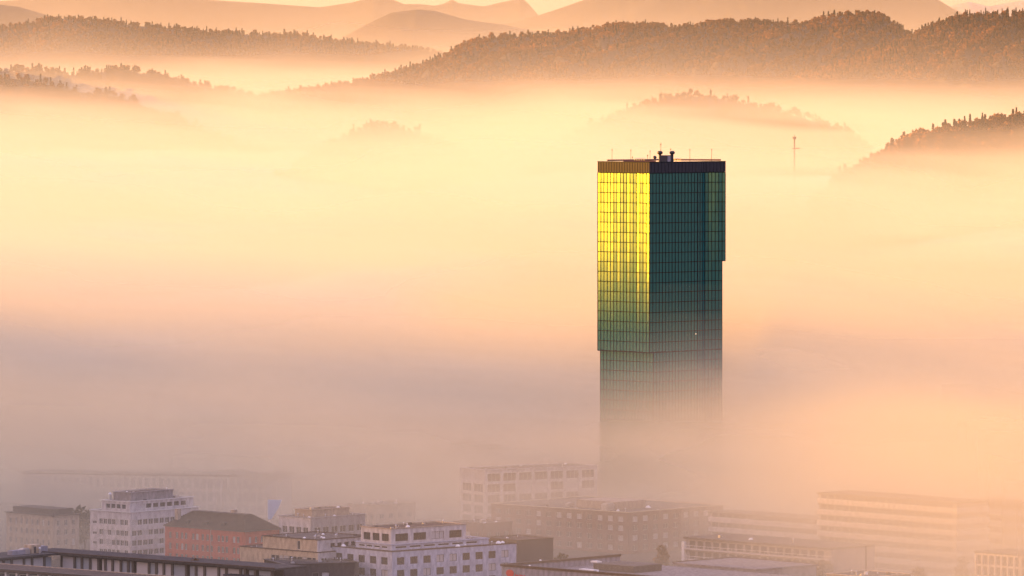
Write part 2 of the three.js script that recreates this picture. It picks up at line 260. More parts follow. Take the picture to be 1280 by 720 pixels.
  function crown(a, b, m, slats) {
    const dx = b[0] - a[0], dz = b[1] - a[1], L = Math.hypot(dx, dz), turn = Math.atan2(-dz / L, dx / L);
    const put = (name, g, mm, s, y, out) => { const o = part(name, g, mm, t); o.rotation.y = turn; o.position.set(a[0] + dx / L * s - dz / L * out, y, a[1] + dz / L * s + dx / L * out); };
    put('crown_panel', box(-L / 2, 0.18, -0.2, L / 2, CROWN, 0.02), m, L / 2, TOPY - CROWN, 0);
    put('coping', box(-L / 2, -0.18, -0.35, L / 2, 0.12, 0.1), slab, L / 2, TOPY, 0);
    for (let i = 0; i < slats; i++) put('louvre', box(-0.09, 0.25, 0, 0.09, CROWN - 0.25, 0.16), crownM, (i + 0.5) * L / slats, TOPY - CROWN, 0.02);
  }
  const GLASS_TOP = TOPY - CROWN;
  facade(up.left, up.near, LEDGE, GLASS_TOP, 16, true);
  facade(low.left, low.near, LEDGE - 17 * FLOOR, LEDGE, 16, false);
  facade(up.near, up.fold, LEDGE, GLASS_TOP, 15, false); facade(low.near, up.fold, LEDGE - 17 * FLOOR, LEDGE, 14, false);
  facade(up.fold, up.chamfer, LEDGE - 17 * FLOOR, GLASS_TOP, 3, false);
  facade(up.chamfer, up.right, STEP, GLASS_TOP, 6, false); facade(up.chamfer, low.right, LEDGE - 17 * FLOOR, STEP, 5, false);
  part('pane', mergeGeometries(rest), glass, t, true);
  crown(up.left, up.near, crownM, 32); crown(up.near, up.fold, crownM, 14); crown(up.fold, up.chamfer, crownM, 3); crown(up.chamfer, up.right, crownM, 6);
  // roof: deck, plant house with its two horns, dishes, rail and aerials
  const deck = TOPY - 0.9, mid = [8, -30];
  part('roof_deck', (() => { const s = new THREE.Shape(); inset(polyTop, 0.8).forEach(([x, z], i) => (i ? s.lineTo(x, -z) : s.moveTo(x, -z))); return new THREE.ExtrudeGeometry(s, { depth: 0.12, bevelEnabled: false }).rotateX(-Math.PI / 2).translate(0, deck, 0); })(), M.gravel, t);
  for (const [a, b] of [[backs[2], backs[1]], [backs[1], backs[0]]]) part('parapet', rod(V(a[0], TOPY + 0.15, a[1]), V(b[0], TOPY + 0.15, b[1]), 0.3, 5), M.darkBrick, t);
  const here = (px, dist) => [(px - 640) / FOCAL * dist - origin[0], 2000 - dist];
  const [hx, hz] = here(832, 2022), house = part('plant_house', box(hx - 2.3, deck, hz - 2, hx + 2.1, deck + 3.1, hz + 2), M.darkFrame, t);
  part('door', box(hx + 0.6, deck + 0.1, hz + 2, hx + 1.7, deck + 2.9, hz + 2.06), M.lilacWall, house);
  for (const s of [-2, 2.3]) { part('vent_horn', new THREE.LatheGeometry([[0.01, 0], [0.5, 0], [0.45, 3.0], [0.5, 3.4], [0.95, 3.7], [0.95, 4.3], [0.6, 4.6], [0.01, 4.7]].map(([x, y]) => new THREE.Vector2(x, y)), 12).translate(hx + s, deck, hz + 0.5), M.darkMetal, t); }
  for (const [px, h, dist, r] of [[765, 5.2, 2022, 0.09], [788.5, 5, 2024, 0.09], [790.5, 2.6, 2022, 0.08], [809.5, 3.3, 2012, 0.1], [812.5, 4.8, 2014, 0.09], [826, 7.2, 2021, 0.11], [838.3, 5.4, 2021, 0.09], [862.3, 5.2, 2024, 0.09], [889.5, 5.2, 2028, 0.09]]) {
    const [x, z] = here(px, dist), a = part('aerial', new THREE.CylinderGeometry(r * 0.7, r, h, 6).translate(x, deck + h / 2, z), M.darkMetal, t);
    part('aerial_head', new THREE.CylinderGeometry(r * 1.8, r * 1.8, 0.55, 6).translate(x, deck + h - 0.2, z), M.darkMetal, a);
  }
  const [sx, sz] = here(818.5, 2016), dish = part('dish', new THREE.SphereGeometry(0.75, 12, 6, 0, 6.2832, 0, 1.1).rotateX(1.2).translate(sx, deck + 2.3, sz), M.darkMetal, t); part('dish_post', rod(V(sx, deck, sz), V(sx, deck + 2.2, sz), 0.08), M.darkMetal, dish);
  for (const [pa, pb] of [[793, 805], [843, 851]]) { const [ax, az] = here(pa, 2026), [bx, bz] = here(pb, 2026); const rail = part('cleaning_rail', rod(V(ax, deck + 1.9, az), V(bx, deck + 2.0, bz), 0.09), M.metal, t); for (let i = 0; i <= 4; i++) { const k = i / 4; part('rail_post', rod(V(lerp(ax, bx, k), deck, lerp(az, bz, k)), V(lerp(ax, bx, k), deck + 1.95, lerp(az, bz, k)), 0.05), M.metal, rail); } }
  const [ex, ez] = here(795, 2018); part('roof_walkway', box(ex - 4.5, deck, ez - 1, ex + 7, deck + 1.25, ez + 0.5), std(lin(0.3, 0.12, 0.08), 0.8), t);
  // one lit window
  const lit = here(868.6, 2014.5); part('lit_window', new THREE.PlaneGeometry(0.45, 0.4).rotateY(Math.PI / 4).translate(lit[0] + 0.4, 126 - (418 - 203) / 3.54, lit[1] + 0.45), new THREE.MeshStandardMaterial({ color: lin(0.5, 0.5, 0.4), emissive: lin(1, 0.85, 0.5), emissiveIntensity: 0.25 }), t);
}

// ---------------------------------------------------------------- the city
// a wall with openings in the plane z = 0, looking towards +z, from x = 0 to w
function wallShape(w, h, holes, thick = 0.35) {
  const s = new THREE.Shape([[0, 0], [w, 0], [w, h], [0, h]].map(([x, y]) => new THREE.Vector2(x, y)));
  for (const [x0, y0, x1, y1] of holes) s.holes.push(new THREE.Path([[x0, y0], [x0, y1], [x1, y1], [x1, y0]].map(([x, y]) => new THREE.Vector2(x, y))));
  return new THREE.ExtrudeGeometry(s, { depth: thick, bevelEnabled: false }).translate(0, 0, -thick);
}
const rowHoles = (x0, x1, n, share, ys, hh) => { const out = [], p = (x1 - x0) / n; for (const y of ys) for (let i = 0; i < n; i++) out.push([x0 + p * (i + 0.5 - share / 2), y, x0 + p * (i + 0.5 + share / 2), y + hh]); return out; };
const paneCache = new Map();
const paneBox = (w, h) => { const k = w.toFixed(2) + 'x' + h.toFixed(2); if (!paneCache.has(k)) paneCache.set(k, box(0, 0, -0.05, w, h, 0)); return paneCache.get(k); };
const barCache = new Map();
function barShape(w, h, bars) { const k = [w.toFixed(2), h.toFixed(2), bars].join(); if (!barCache.has(k)) { const g = [box(0, 0, 0.002, w, 0.09, 0.08), box(0, h - 0.09, 0.002, w, h, 0.08), box(0, 0.09, 0.002, 0.08, h - 0.09, 0.08), box(w - 0.08, 0.09, 0.002, w, h - 0.09, 0.08)]; for (let i = 1; i < bars; i++) g.push(box(w * i / bars - 0.04, 0.09, 0.002, w * i / bars + 0.04, h - 0.09, 0.07)); barCache.set(k, mergeGeometries(g)); } return barCache.get(k); }
// side: 'right' (plane z = 0 of the thing) or 'left' (plane x = 0, running back from the near corner)
function frontage(t, side, off, w, h, y0, holes, wallM, opt = {}) {
  const set = (o, x, y, out) => { if (side === 'right') o.position.set(x + (opt.dx ?? 0), y, off + out); else { o.rotation.y = -Math.PI / 2; o.position.set(off - out, y, x - w - (opt.dx ?? 0)); } };
  const wall = part('wall', wallShape(w, h, holes), wallM, t); set(wall, 0, y0, 0);
  for (const [x0, a, x1, b] of holes) {
    const k = rnd(), win = part('window', paneBox(x1 - x0, b - a), k < (opt.blinds ?? 0.18) ? M.blind : opt.pale ? M.paleGlass : M.glass, t); set(win, x0, y0 + a, -0.24);
    if (opt.bars !== 0) part('frame', barShape(x1 - x0, b - a, opt.bars ?? 2), opt.frameM ?? M.frame, win);
  }
}
// a block whose near corner stands at the local origin: the right frontage runs along +x, the left one back along -z
function block(t, x0, z0, wr, wl, y0, h, wallM, roofM, holesR, holesL, opt = {}) {
  const sub = { position: V(x0, 0, z0) };
  frontageAt(t, 'right', x0, z0, wr, wl, h, y0, holesR, wallM, opt); frontageAt(t, 'left', x0, z0, wr, wl, h, y0, holesL, opt.leftM ?? wallM, opt);
  part('inner_walls', box(x0 + 0.36, y0, z0 - wl, x0 + wr, y0 + h - 0.35, z0 - 0.36), wallM, t);
  if (opt.clutter !== 0) clutter(t, x0, z0, wr, wl, y0 + h - 0.13, opt.clutter ?? Math.round(Math.min(9, wr * wl / 55)));
  part('roof', box(x0 + 0.36, y0 + h - 0.34, z0 - wl + 0.02, x0 + wr - 0.02, y0 + h - 0.12, z0 - 0.36), roofM, t);
  const e = opt.eave ?? 0.25, cop = opt.coping ?? wallM;
  part('coping', mergeGeometries([box(x0 - e, y0 + h + 0.003, z0 - 0.4, x0 + wr + e, y0 + h + 0.22, z0 + e), box(x0 - e, y0 + h + 0.003, z0 - wl - e, x0 + 0.4, y0 + h + 0.22, z0 - 0.403), box(x0 + 0.403, y0 + h + 0.003, z0 - wl - e, x0 + wr + e, y0 + h + 0.22, z0 - wl + 0.4), box(x0 + wr - 0.4, y0 + h + 0.003, z0 - wl + 0.403, x0 + wr + e, y0 + h + 0.22, z0 - 0.403)]), cop, t);
}
function frontageAt(t, side, x0, z0, wr, wl, h, y0, holes, wallM, opt) {
  if (side === 'right') { const o = { ...opt, dx: x0 }; frontage(t, 'right', z0, wr, h, y0, holes, wallM, o); } else frontage(t, 'left', x0, wl - 0.36, h, y0, holes, wallM, { ...opt, dx: -z0 + 0.36 });
}
function building(name, label, category, px, py, h, turnDeg) { const p = atHeight(px, py, h), t = thing(name, label, category, [p.x, 0, p.z], turnDeg * Math.PI / 180); return [t, FOCAL / -p.z]; }
const wide = (pxl, s, deg) => pxl / (s * Math.cos(deg * Math.PI / 180)), deep = (pxl, s, deg) => pxl / (s * Math.sin(deg * Math.PI / 180));
const roofBits = (t, y, spots) => { for (const [x, z, w, kind] of spots) { if (kind === 'dome') { const o = part('skylight', new THREE.SphereGeometry(w, 10, 5, 0, 6.2832, 0, 1.4).translate(x, y, z), M.white, t); } else if (kind === 'pipe') part('vent_pipe', mergeGeometries([rod(V(x, y, z), V(x, y + w * 2, z), w * 0.35, 7), new THREE.ConeGeometry(w * 0.6, w * 0.5, 8).translate(x, y + w * 2.1, z)]), M.metal, t); else part('roof_unit', mergeGeometries([box(x - w, y, z - w * 0.6, x + w, y + w * 0.9, z + w * 0.6), box(x - w * 0.8, y + w * 0.9, z - w * 0.5, x + w * 0.8, y + w * 1.05, z + w * 0.5)]), kind === 'dark' ? M.darkFrame : M.metal, t); } };

function clutter(t, x0, z0, w, d, y, n) {                  // small plant strewn over a flat roof
  for (let i = 0; i < n; i++) { const x = x0 + 0.8 + rnd() * (w - 1.6), z = z0 - 0.8 - rnd() * (d - 1.6), k = rnd(); roofBits(t, y, [[x, z, 0.22 + 0.35 * rnd(), k < 0.35 ? 'pipe' : k < 0.55 ? 'dome' : k < 0.8 ? 'unit' : 'dark']]); }
}
// white office with ribbon windows and a stepped top
{
  const A = 50, [t, s] = building('white_office', 'white stepped office block with ribbon windows beside the red brick building', 'building', 163, 641, 18, A), wr = wide(80, s, A), wl = deep(54, s, A);
  const ys = [1.2, 4.3, 7.4, 10.5, 13.9];
  block(t, 0, 0, wr, wl, 0, 18, M.whiteWall, M.gravel, rowHoles(0.6, wr - 0.6, 12, 0.84, ys, 1.75), [...rowHoles(wl * 0.22, wl - 1, 7, 0.85, ys, 1.75), ...rowHoles(1, 3, 1, 0.9, ys, 0.9)], { bars: 2, blinds: 0.12, coping: M.frame });
  block(t, 2.2, -2.4, wr - 2, wl - 5.5, 17.9, 3.2, M.whiteWall, M.gravel, rowHoles(4, wr - 5, 7, 0.8, [0.9], 1.5), rowHoles(1.5, wl - 7, 4, 0.8, [0.9], 1.5), { bars: 1, coping: M.frame });
  block(t, 5.5, -5, wr - 12, wl - 10, 21, 2.7, M.greyWall, M.gravel, [], [], {});
  roofBits(t, 20.9, [[4, -wl + 5, 1.2, 'pipe'], [wr - 4, -6, 0.9, 'unit'], [3.4, -4, 0.5, 'unit']]);
}
// red brick building with a hipped roof
{
  const A = 47, [t, s] = building('red_brick_building', 'red brick building with a dark hipped roof and small paned windows', 'building', 306, 665, 14.5, A), wl = deep(106, s, A), wr = 15;
  const ys = [0.9, 4.2, 7.5, 10.9], hl = [];
  for (const y of ys) for (const f of [0.05, 0.135, 0.2, 0.25, 0.34, 0.39, 0.46, 0.52, 0.57, 0.66, 0.71, 0.76, 0.85, 0.9]) hl.push([wl * f, y, wl * f + 1.15, y + 1.95]);
  frontage(t, 'left', 0, wl - 0.36, 14.5, 0, hl, M.brick, { dx: 0.36, bars: 2, blinds: 0.1 });
  frontage(t, 'right', 0, wr, 14.5, 0, rowHoles(1, wr - 1, 5, 0.42, ys, 1.9), M.brick, { bars: 2 });
  part('inner_walls', box(0.36, 0, -wl, wr, 14.3, -0.36), M.brick, t);
  part('cornice', mergeGeometries([box(-0.4, 14.503, -wl - 0.4, wr + 0.4, 14.75, 0.4)]), M.darkFrame, t);
  // the hipped roof, with tile courses as real steps
  const roof = part('roof', (() => { const y0 = 14.75, y1 = 19.3, n = 14, g = []; for (let i = 0; i < n; i++) { const a = i / n * 6.6, ya = lerp(y0, y1, i / n); g.push(box(-0.3 + a, ya, -wl - 0.3 + a, wr + 0.3 - a, ya + (y1 - y0) / n, 0.3 - a)); } return mergeGeometries(g); })(), M.tileRoof, t);
  const ch = box(-0.7, 0, -0.7, 0.7, 3.4, 0.7); for (const [x, z] of [[2.2, -wl + 3.6], [wr - 4, -wl * 0.45]]) { const c = part('chimney', ch, M.tanWall, roof); c.position.set(x, 16.6, z); }
  for (const f of [0.3, 0.52, 0.75]) { const d = part('dormer', mergeGeometries([box(0, 0, -0.9, 2.6, 1.5, 0.9), box(-0.2, 1.5, -1.1, 2.8, 1.68, 1.1)]), M.tileRoof, roof); d.position.set(0.7, 15.1, -wl * f); const w = part('window', box(-0.03, 0.3, -0.6, -0.002, 1.25, 0.6), M.glass, d); }
  part('downpipe', rod(V(-0.1, 0, -wl * 0.42), V(-0.1, 14.4, -wl * 0.42), 0.09), M.metal, t);
}
// cream ribbon-window building with a set-back storey
{
  const A = 46, [t, s] = building('cream_building', 'cream office building with dark ribbon windows and a set back top', 'building', 398, 691, 14.6, A), wl = deep(103, s, A), wr = 26;
  const ys = [1.1, 4.5, 7.9, 11.3], hl = [];
  for (const [k, y] of ys.entries()) { let x = k === 3 ? wl * 0.4 : 0.5; while (x < wl - 2.2) { const w = 1.6 + (rnd() < 0.25 ? 0.6 : 0); if (rnd() < 0.93) hl.push([x, y, x + w, y + 1.7]); x += w + 0.14; } }
  block(t, 0, 0, wr, wl, 0, 14.6, M.whiteWall, M.gravel, rowHoles(1, wr - 1, 9, 0.85, ys, 1.6), hl, { leftM: M.creamWall, bars: 1, blinds: 0.22, coping: M.brownRoof });
  block(t, 1.3, -1.6, wr - 4, wl * 0.7, 14.55, 3.6, M.whiteWall, M.gravel, rowHoles(2, wr - 7, 6, 0.7, [1], 1.5), [[wl * 0.44, 0.4, wl * 0.44 + 1.2, 3]], { leftM: M.creamWall, bars: 1, coping: M.brownRoof });
  roofBits(t, 14.5, [[-0.1 + 1.0, -wl + 4, 0.35, 'unit']]);
  roofBits(t, 18.05, [[4, -wl * 0.3, 0.5, 'dome'], [5, -wl * 0.2, 0.45, 'pipe'], [8, -6, 0.5, 'dome'], [12, -5, 0.55, 'pipe'], [3, -wl * 0.5, 0.4, 'pipe'], [10, -9, 0.4, 'dome']]);
}
// grey office with a tall penthouse behind the cream building
{
  const A = 46, [t, s] = building('grey_office', 'pale grey office with broad windows standing behind the cream building', 'building', 389, 648, 18.6, A), wl = deep(42, s, A), wr = wide(66, s, A);
  block(t, 0, 0, wr, wl, 0, 18.6, M.greyWall, M.brownRoof, rowHoles(1, wr - 0.5, 6, 0.72, [10.2, 13.6], 2.1), rowHoles(1, wl - 1, 4, 0.75, [10.2, 13.6], 2.1), { bars: 2, leftM: M.whiteWall, blinds: 0.1 });
  block(t, 4, -4, wr - 7, wl - 7, 18.5, 2.2, M.tanWall, M.brownRoof, [], [], {});
  roofBits(t, 18.5, [[2, -3, 0.5, 'dome'], [8, -2, 0.45, 'pipe'], [12, -2, 0.5, 'dome'], [3, -9, 0.5, 'pipe']]); roofBits(t, 20.6, [[7, -7, 0.6, 'unit'], [wr - 6, -6, 0.6, 'dome']]);
}
// pale blue office with square windows
{
  const A = 41, [t, s] = building('blue_white_office', 'bluish white office with rows of square windows and a stepped penthouse', 'building', 490, 690, 16, A), wr = wide(156, s, A), wl = deep(93, s, A);
  const ys = [1.2, 4.8, 8.4, 12.1];
  block(t, 0, 0, wr, wl, 0, 16, M.blueWall, M.gravel, rowHoles(0.8, wr - 2, 9, 0.56, ys, 2.15), rowHoles(0.8, wl - 0.9, 6, 0.56, ys, 2.15), { bars: 2, frameM: M.darkFrame, blinds: 0.3, coping: M.brownRoof, eave: 0.15 });
  block(t, 4, -5, wr * 0.78, wl * 0.5, 15.9, 1.6, M.blueWall, M.paleRoof, rowHoles(1, wr * 0.7, 6, 0.8, [0.5], 0.6), rowHoles(1, wl * 0.45, 4, 0.8, [0.5], 0.6), { bars: 1 });
  block(t, 5.5, -7, wr * 0.6, wl * 0.42, 17.4, 4.6, M.whiteWall, M.brownRoof, rowHoles(0.6, wr * 0.6 - 0.6, 4, 0.7, [0.9], 2.2), rowHoles(0.6, wl * 0.42 - 0.6, 3, 0.75, [0.9], 2.2), { bars: 3, frameM: M.darkFrame, coping: M.tanWall, blinds: 0.05 });
  roofBits(t, 15.9, [[wr - 4.5, -3, 0.9, 'dome'], [wr - 8, -2, 0.5, 'pipe'], [wr - 2, -4, 0.7, 'dome'], [wr * 0.56, -2, 0.8, 'dome'], [2, -wl * 0.75, 0.8, 'dome'], [wr - 11, -3, 0.4, 'pipe']]);
  roofBits(t, 21.95, [[9, -9, 0.5, 'pipe'], [7, -8.5, 0.45, 'unit'], [14, -9.5, 0.7, 'dome'], [15, -11, 0.5, 'pipe']]);
}
// dark windowless wing on its right
{ const A = 41, [t, s] = building('dark_shed', 'dark windowless block at the end of the bluish white office', 'building', 646, 676, 15, A); block(t, 0, 0, wide(46, s, A), 16, 0, 15, M.darkWall, M.brownRoof, [], [], { coping: M.brownRoof }); }
// dark flat-roofed block in the foreground
{ const A = 20, [t, s] = building('dark_block', 'dark grey flat roofed block in front of the cream building', 'building', 356, 706, 12.5, A); block(t, 0, 0, wide(92, s, A), 20, 0, 12.5, M.darkWall, M.darkRoof, rowHoles(8, 14, 2, 0.7, [8.6], 1.3), [], { coping: M.darkFrame, bars: 1 }); roofBits(t, 12.4, [[4, -5, 0.5, 'unit'], [13, -7, 0.6, 'unit'], [16, -12, 0.4, 'pipe']]); }
// navy metal roof
{
  const A = 42, [t, s] = building('navy_roof_hall', 'hall with a low navy metal roof by the dark block', 'building', 322, 722, 11, A), wr = 17, wl = 15;
  part('wall', box(0, 0, -wl, wr, 10.6, 0), M.darkWall, t);
  const roof = part('roof', box(-0.4, 10.603, -wl - 0.4, wr + 0.4, 11, 0.4), M.navyRoof, t);
  const seam = box(-0.4, 11.002, -0.05, wr + 0.4, 11.12, 0.05); for (let i = 0; i < 16; i++) part('seam', seam, M.navyRoof, roof).position.z = -i * wl / 15;
}
// courtyard block with glazed inner sides
{
  const A = 50, [t, s] = building('courtyard_block', 'low courtyard block with bright panes between dark posts under flat roofs', 'building', 72, 691, 13.5, A), L = 88, W = 30;
  // far wing: inner side looks to -x, runs along +z
  const rnd2 = (a, b) => a + (b - a) * rnd();
  part('roof', box(-0.9, 12.9, -14, 13, 13.5, L), M.darkRoof, t); part('coping', box(-0.9, 13.503, -14, -0.4, 13.75, L), M.brownRoof, t);
  part('back_wall', box(3.2, 0, -2, 12, 12.9, L), M.darkWall, t); part('floor_slab', box(-0.9, 8.4, -2, 3.2, 8.9, L), M.tanWall, t);
  for (let z = 1.5; z < L - 2;) { const w = [2.2, 2.6, 1.1, 4.8, 2.2][Math.floor(rnd() * 5)]; part('window', paneBox(1, 1), rnd() < 0.7 ? M.blind : M.paleGlass, t).applyMatrix4(new THREE.Matrix4().makeRotationY(-Math.PI / 2).multiply(new THREE.Matrix4().makeScale(w, 3.4, 1)).setPosition(0.6, 9.1, z)); z += w; part('post', box(0.2, 8.9, z, 1, 12.9, z + 0.75), M.darkFrame, t); z += 0.8 + (rnd() < 0.3 ? 0.9 : 0); }
  // wing on the left: inner side looks to +z
  part('roof', box(-46, 12.9, -14, -0.903, 13.5, 0.9), M.darkRoof, t); part('back_wall', box(-46, 0, -12, -0.9, 12.9, -3), M.darkWall, t); part('floor_slab', box(-46, 8.4, -3, -1, 8.9, 0.9), M.tanWall, t);
  for (let x = -2; x > -44;) { const w = [2.8, 4.4, 2.6][Math.floor(rnd() * 3)]; part('window', paneBox(1, 1), rnd() < 0.6 ? M.blind : M.paleGlass, t).applyMatrix4(new THREE.Matrix4().makeScale(w, 3.4, 1).setPosition(x - w, 9.1, -0.6)); x -= w; part('post', box(x - 0.7, 8.9, -1, x, 12.9, -0.2), M.darkFrame, t); x -= 0.75; }
  // near wing
  const nx = -W; part('roof', box(nx - 13, 11.7, 4, nx + 1, 12.3, L + 6), M.brownRoof, t); part('coping', box(nx + 0.5, 12.303, 4, nx + 1, 12.55, L + 6), M.tanWall, t); part('coping', box(nx - 13, 12.303, 4, nx - 12.5, 12.55, L + 6), M.darkFrame, t);
  part('wall', box(nx - 11.5, 0, 6, nx, 11.7, L + 5), M.darkWall, t);
  for (let z = 7; z < L; z += 4.4) { part('pillar', box(nx - 12.3, 0, z, nx - 11.6, 11.6, z + 0.7), M.frame, t); const w = part('window', box(nx - 11.56, 8, z + 1, nx - 11.503, 11.1, z + 4), M.glass, t); part('frame', mergeGeometries([box(nx - 11.62, 8, z + 0.9, nx - 11.57, 11.2, z + 1.1), box(nx - 11.62, 11.1, z + 1.1, nx - 11.57, 11.25, z + 4.1)]), M.frame, w); }
  // plant on the roof
  roofBits(t, 13.5, [[-9, -5, 1.6, 'unit'], [-4.5, -3, 0.8, 'pipe']]);
  const cab = part('roof_cabin', box(-7, 13.5, -7, -3, 16, -4), M.creamWall, t); part('door', box(-6, 13.6, -4, -5, 15.5, -3.95), M.darkFrame, cab); part('roof_unit', box(-15, 13.5, -6, -9.5, 14.8, -4), M.lilacWall, t); part('roof_unit', box(-2.6, 13.5, -8, 1.5, 15.2, -5.6), M.lilacWall, t);
}
for (const [px, py, sc] of [[207, 716, 0.33], [246, 719, 0.42]]) { const p = atHeight(px, py, 9.2); tree('broad', p.x, 9.2 - 0.5, p.z, sc, sc < 0.4 ? 'small rounded shrub in the courtyard by a bright pane' : 'small yellow leaved courtyard tree by the last bright panes', undefined, sc < 0.4 ? 3 : 0); }
// sign building with a deep roof court
{
  const A = 46, p = atHeight(627, 705, 13.6), t = thing('sign_building', 'grey lilac hall with a red sign on its wall and brown roof edges', 'building', [p.x, 0, p.z], A * Math.PI / 180), L = 74, D = 50;   // origin at its left corner: the signed wall runs along +z, the far edge along +x
  part('wall', box(0, 0, 0, 0.5, 13, L), M.lilacWall, t); part('wall', box(0.5, 0, 0, D, 13, 0.5), M.lilacWall, t); part('roof', box(0.5, 0, 0.5, D, 11.2, L), M.paleRoof, t);
  part('coping', box(-0.3, 13.003, -0.3, 0.9, 13.6, L), M.brownRoof, t); part('coping', box(0.903, 13.003, -0.3, D, 13.6, 0.9), M.brownRoof, t);
  part('stair_tower', box(24, 11.2, 14, 36, 13.2, 30), M.darkWall, t); part('roof_light', box(20, 11.2, 12, 22, 11.7, 18), M.white, t); part('roof_light', box(26, 13.2, 11, 28, 13.6, 13.6), M.white, t);
  roofBits(t, 13.6, [[0.3, 11, 0.35, 'dome'], [0.3, 38, 0.35, 'dome'], [16, 0.3, 0.4, 'dome']]);
  const sign = part('sign', new THREE.CylinderGeometry(1.25, 1.25, 0.12, 24).rotateZ(Math.PI / 2).scale(1, 0.85, 1.25).translate(-0.07, 11.1, 3.4), M.red, t);
  const strokes = []; let z = 5.6; for (const [w, hgt] of [[0.5, 1], [0.7, 0.85], [0.45, 1.1], [0.75, 0.85], [0.6, 0.85]]) { strokes.push(box(-0.13, 10.1, z, -0.002, 10.1 + hgt, z + w * 0.4), box(-0.13, 10.1 + hgt * 0.35, z + w * 0.4, -0.002, 10.1 + hgt * 0.62, z + w)); z += w + 0.28; }
  part('lettering', mergeGeometries(strokes), M.red, t);
}
// pale building behind it with a white corner post
{
  const A = 44, p = atHeight(855, 671, 12), t = thing('balcony_building', 'pale low building with white railing lines and a bright corner post', 'building', [p.x, 0, p.z], A * Math.PI / 180), L = 62;
  part('wall', box(0.6, 0, 0, 20, 11.4, L), M.greyWall, t); part('roof', box(0, 11.403, -0.4, 20.4, 12, L), M.gravel, t);
  part('corner_post', box(-0.5, 0, -0.6, 0.55, 10.5, 0.5), M.white, t);
  for (const y of [1.6, 4.9, 8.2]) { const b = part('balcony', box(-0.6, y, 0.503, 0.597, y + 0.35, L), M.whiteWall, t); part('railing', mergeGeometries([box(-0.6, y + 1.2, 0.503, -0.5, y + 1.32, L), ...Array.from({ length: 30 }, (_, i) => box(-0.58, y + 0.353, 1 + i * 2, -0.53, y + 1.198, 1.06 + i * 2))]), M.white, b); for (let z = 2; z < L - 3; z += 3.4) part('window', box(0.53, y + 0.5, z, 0.598, y + 2.7, z + 2.3), M.glass, t); }
  roofBits(t, 12, [[6, 10, 0.7, 'unit'], [5, 24, 0.8, 'dome'], [7, 40, 0.6, 'pipe']]);
}
// low lilac roof in front of it
{ const A = 44, p = atHeight(842, 703, 10), t = thing('lilac_roof_hall', 'low hall with a flat lilac roof beside the sign building', 'building', [p.x, 0, p.z], A * Math.PI / 180); part('wall', box(0, 0, 0, 26, 9.5, 34), M.lilacWall, t); part('roof', box(-0.3, 9.503, -0.3, 26.3, 10, 34.3), M.paleRoof, t); part('coping', box(-0.3, 10.003, -0.3, 26.3, 10.25, 0.3), M.brownRoof, t); part('coping', box(26, 10.003, 0.303, 26.3, 10.25, 34.3), M.brownRoof, t); }
// large dark red block in the fog, with rows of windows and a pale roof edge
{
  const A = 47, [t, s] = building('dark_brick_block', 'large dark brick block in the fog with a pale roof edge', 'building', 785, 641, 13.5, A), wl = deep(172, s, A), wr = wide(124, s, A);
  block(t, 0, 0, wr, wl, 0, 13.5, M.darkBrick, M.gravel, rowHoles(1, wr - 1, 9, 0.5, [1, 4.2, 7.4, 10.4], 1.8), rowHoles(1, wl - 1, 13, 0.5, [1, 4.2, 7.4, 10.4], 1.8), { bars: 2, coping: M.creamWall, eave: 0.5, blinds: 0.35 });
  roofBits(t, 13.4, [[6, -14, 2.2, 'unit'], [14, -22, 2, 'unit'], [9, -34, 1.2, 'unit'], [20, -9, 1, 'dome'], [4, -8, 0.6, 'dome']]);
  part('penthouse', box(8, 13.4, -30, 22, 16, -12), M.tanWall, t);
}
// cream frame building beside the tower's foot
{
  const A = 32, [t, s] = building('cream_frame_building', 'cream building with a grid of large square openings left of the tower', 'building', 606, 588, 20, A), wl = deep(31, s, A), wr = wide(142, s, A);
  block(t, 0, 0, wr, wl, 0, 20, M.whiteWall, M.gravel, rowHoles(0.5, wr - 0.5, 7, 0.8, [1.2, 4.9, 8.6, 12.3, 16], 2.8), rowHoles(0.5, wl - 0.6, 2, 0.8, [1.2, 4.9, 8.6, 12.3, 16], 2.8), { bars: 3, blinds: 0.1 });
}
// banded slabs on the right
function bandedSlab(label, px, py, h, A, len, wide_, floors, rightFace) {
  const p = atHeight(px, py, h), t = thing('banded_slab', label, 'building', [p.x, 0, p.z], A * Math.PI / 180, undefined);
  part('wall', box(0, 0, -len, wide_, h - 0.5, 0), M.greyWall, t); part('roof', box(-0.5, h - 0.497, -len - 0.5, wide_ + 0.5, h, 0.5), M.gravel, t);
  const f = h / floors; for (let i = 0; i < floors; i++) {
    const b = part('parapet_band', mergeGeometries([box(-0.9, i * f + f * 0.02, -len, -0.003, i * f + f * 0.48, 0.9), box(-0.003, i * f + f * 0.02, 0.003, wide_, i * f + f * 0.48, 0.9)]), M.whiteWall, t);
    for (let z = -len + 1; z < -2.4; z += 3.2) part('window', box(-0.06, i * f + f * 0.5, z, -0.004, i * f + f * 0.93, z + 2.7), M.glass, t);
    if (rightFace) for (let x = 1; x < wide_ - 2.5; x += 3.2) part('window', box(x, i * f + f * 0.5, 0.004, x + 2.7, i * f + f * 0.93, 0.06), M.glass, t);
  }
  return t;
}
bandedSlab('long slab with white balcony bands in the fog behind the roof mast', 1196, 628, 24, 42, 60, 14, 7, false);
bandedSlab('second slab with white balcony bands beyond the gap in the fog', 1290, 632, 22, 42, 30, 18, 6, true);
bandedSlab('low slab with pale bands half lost in fog below the lookout mast', 1062, 652, 13, 44, 62, 12, 4, false);
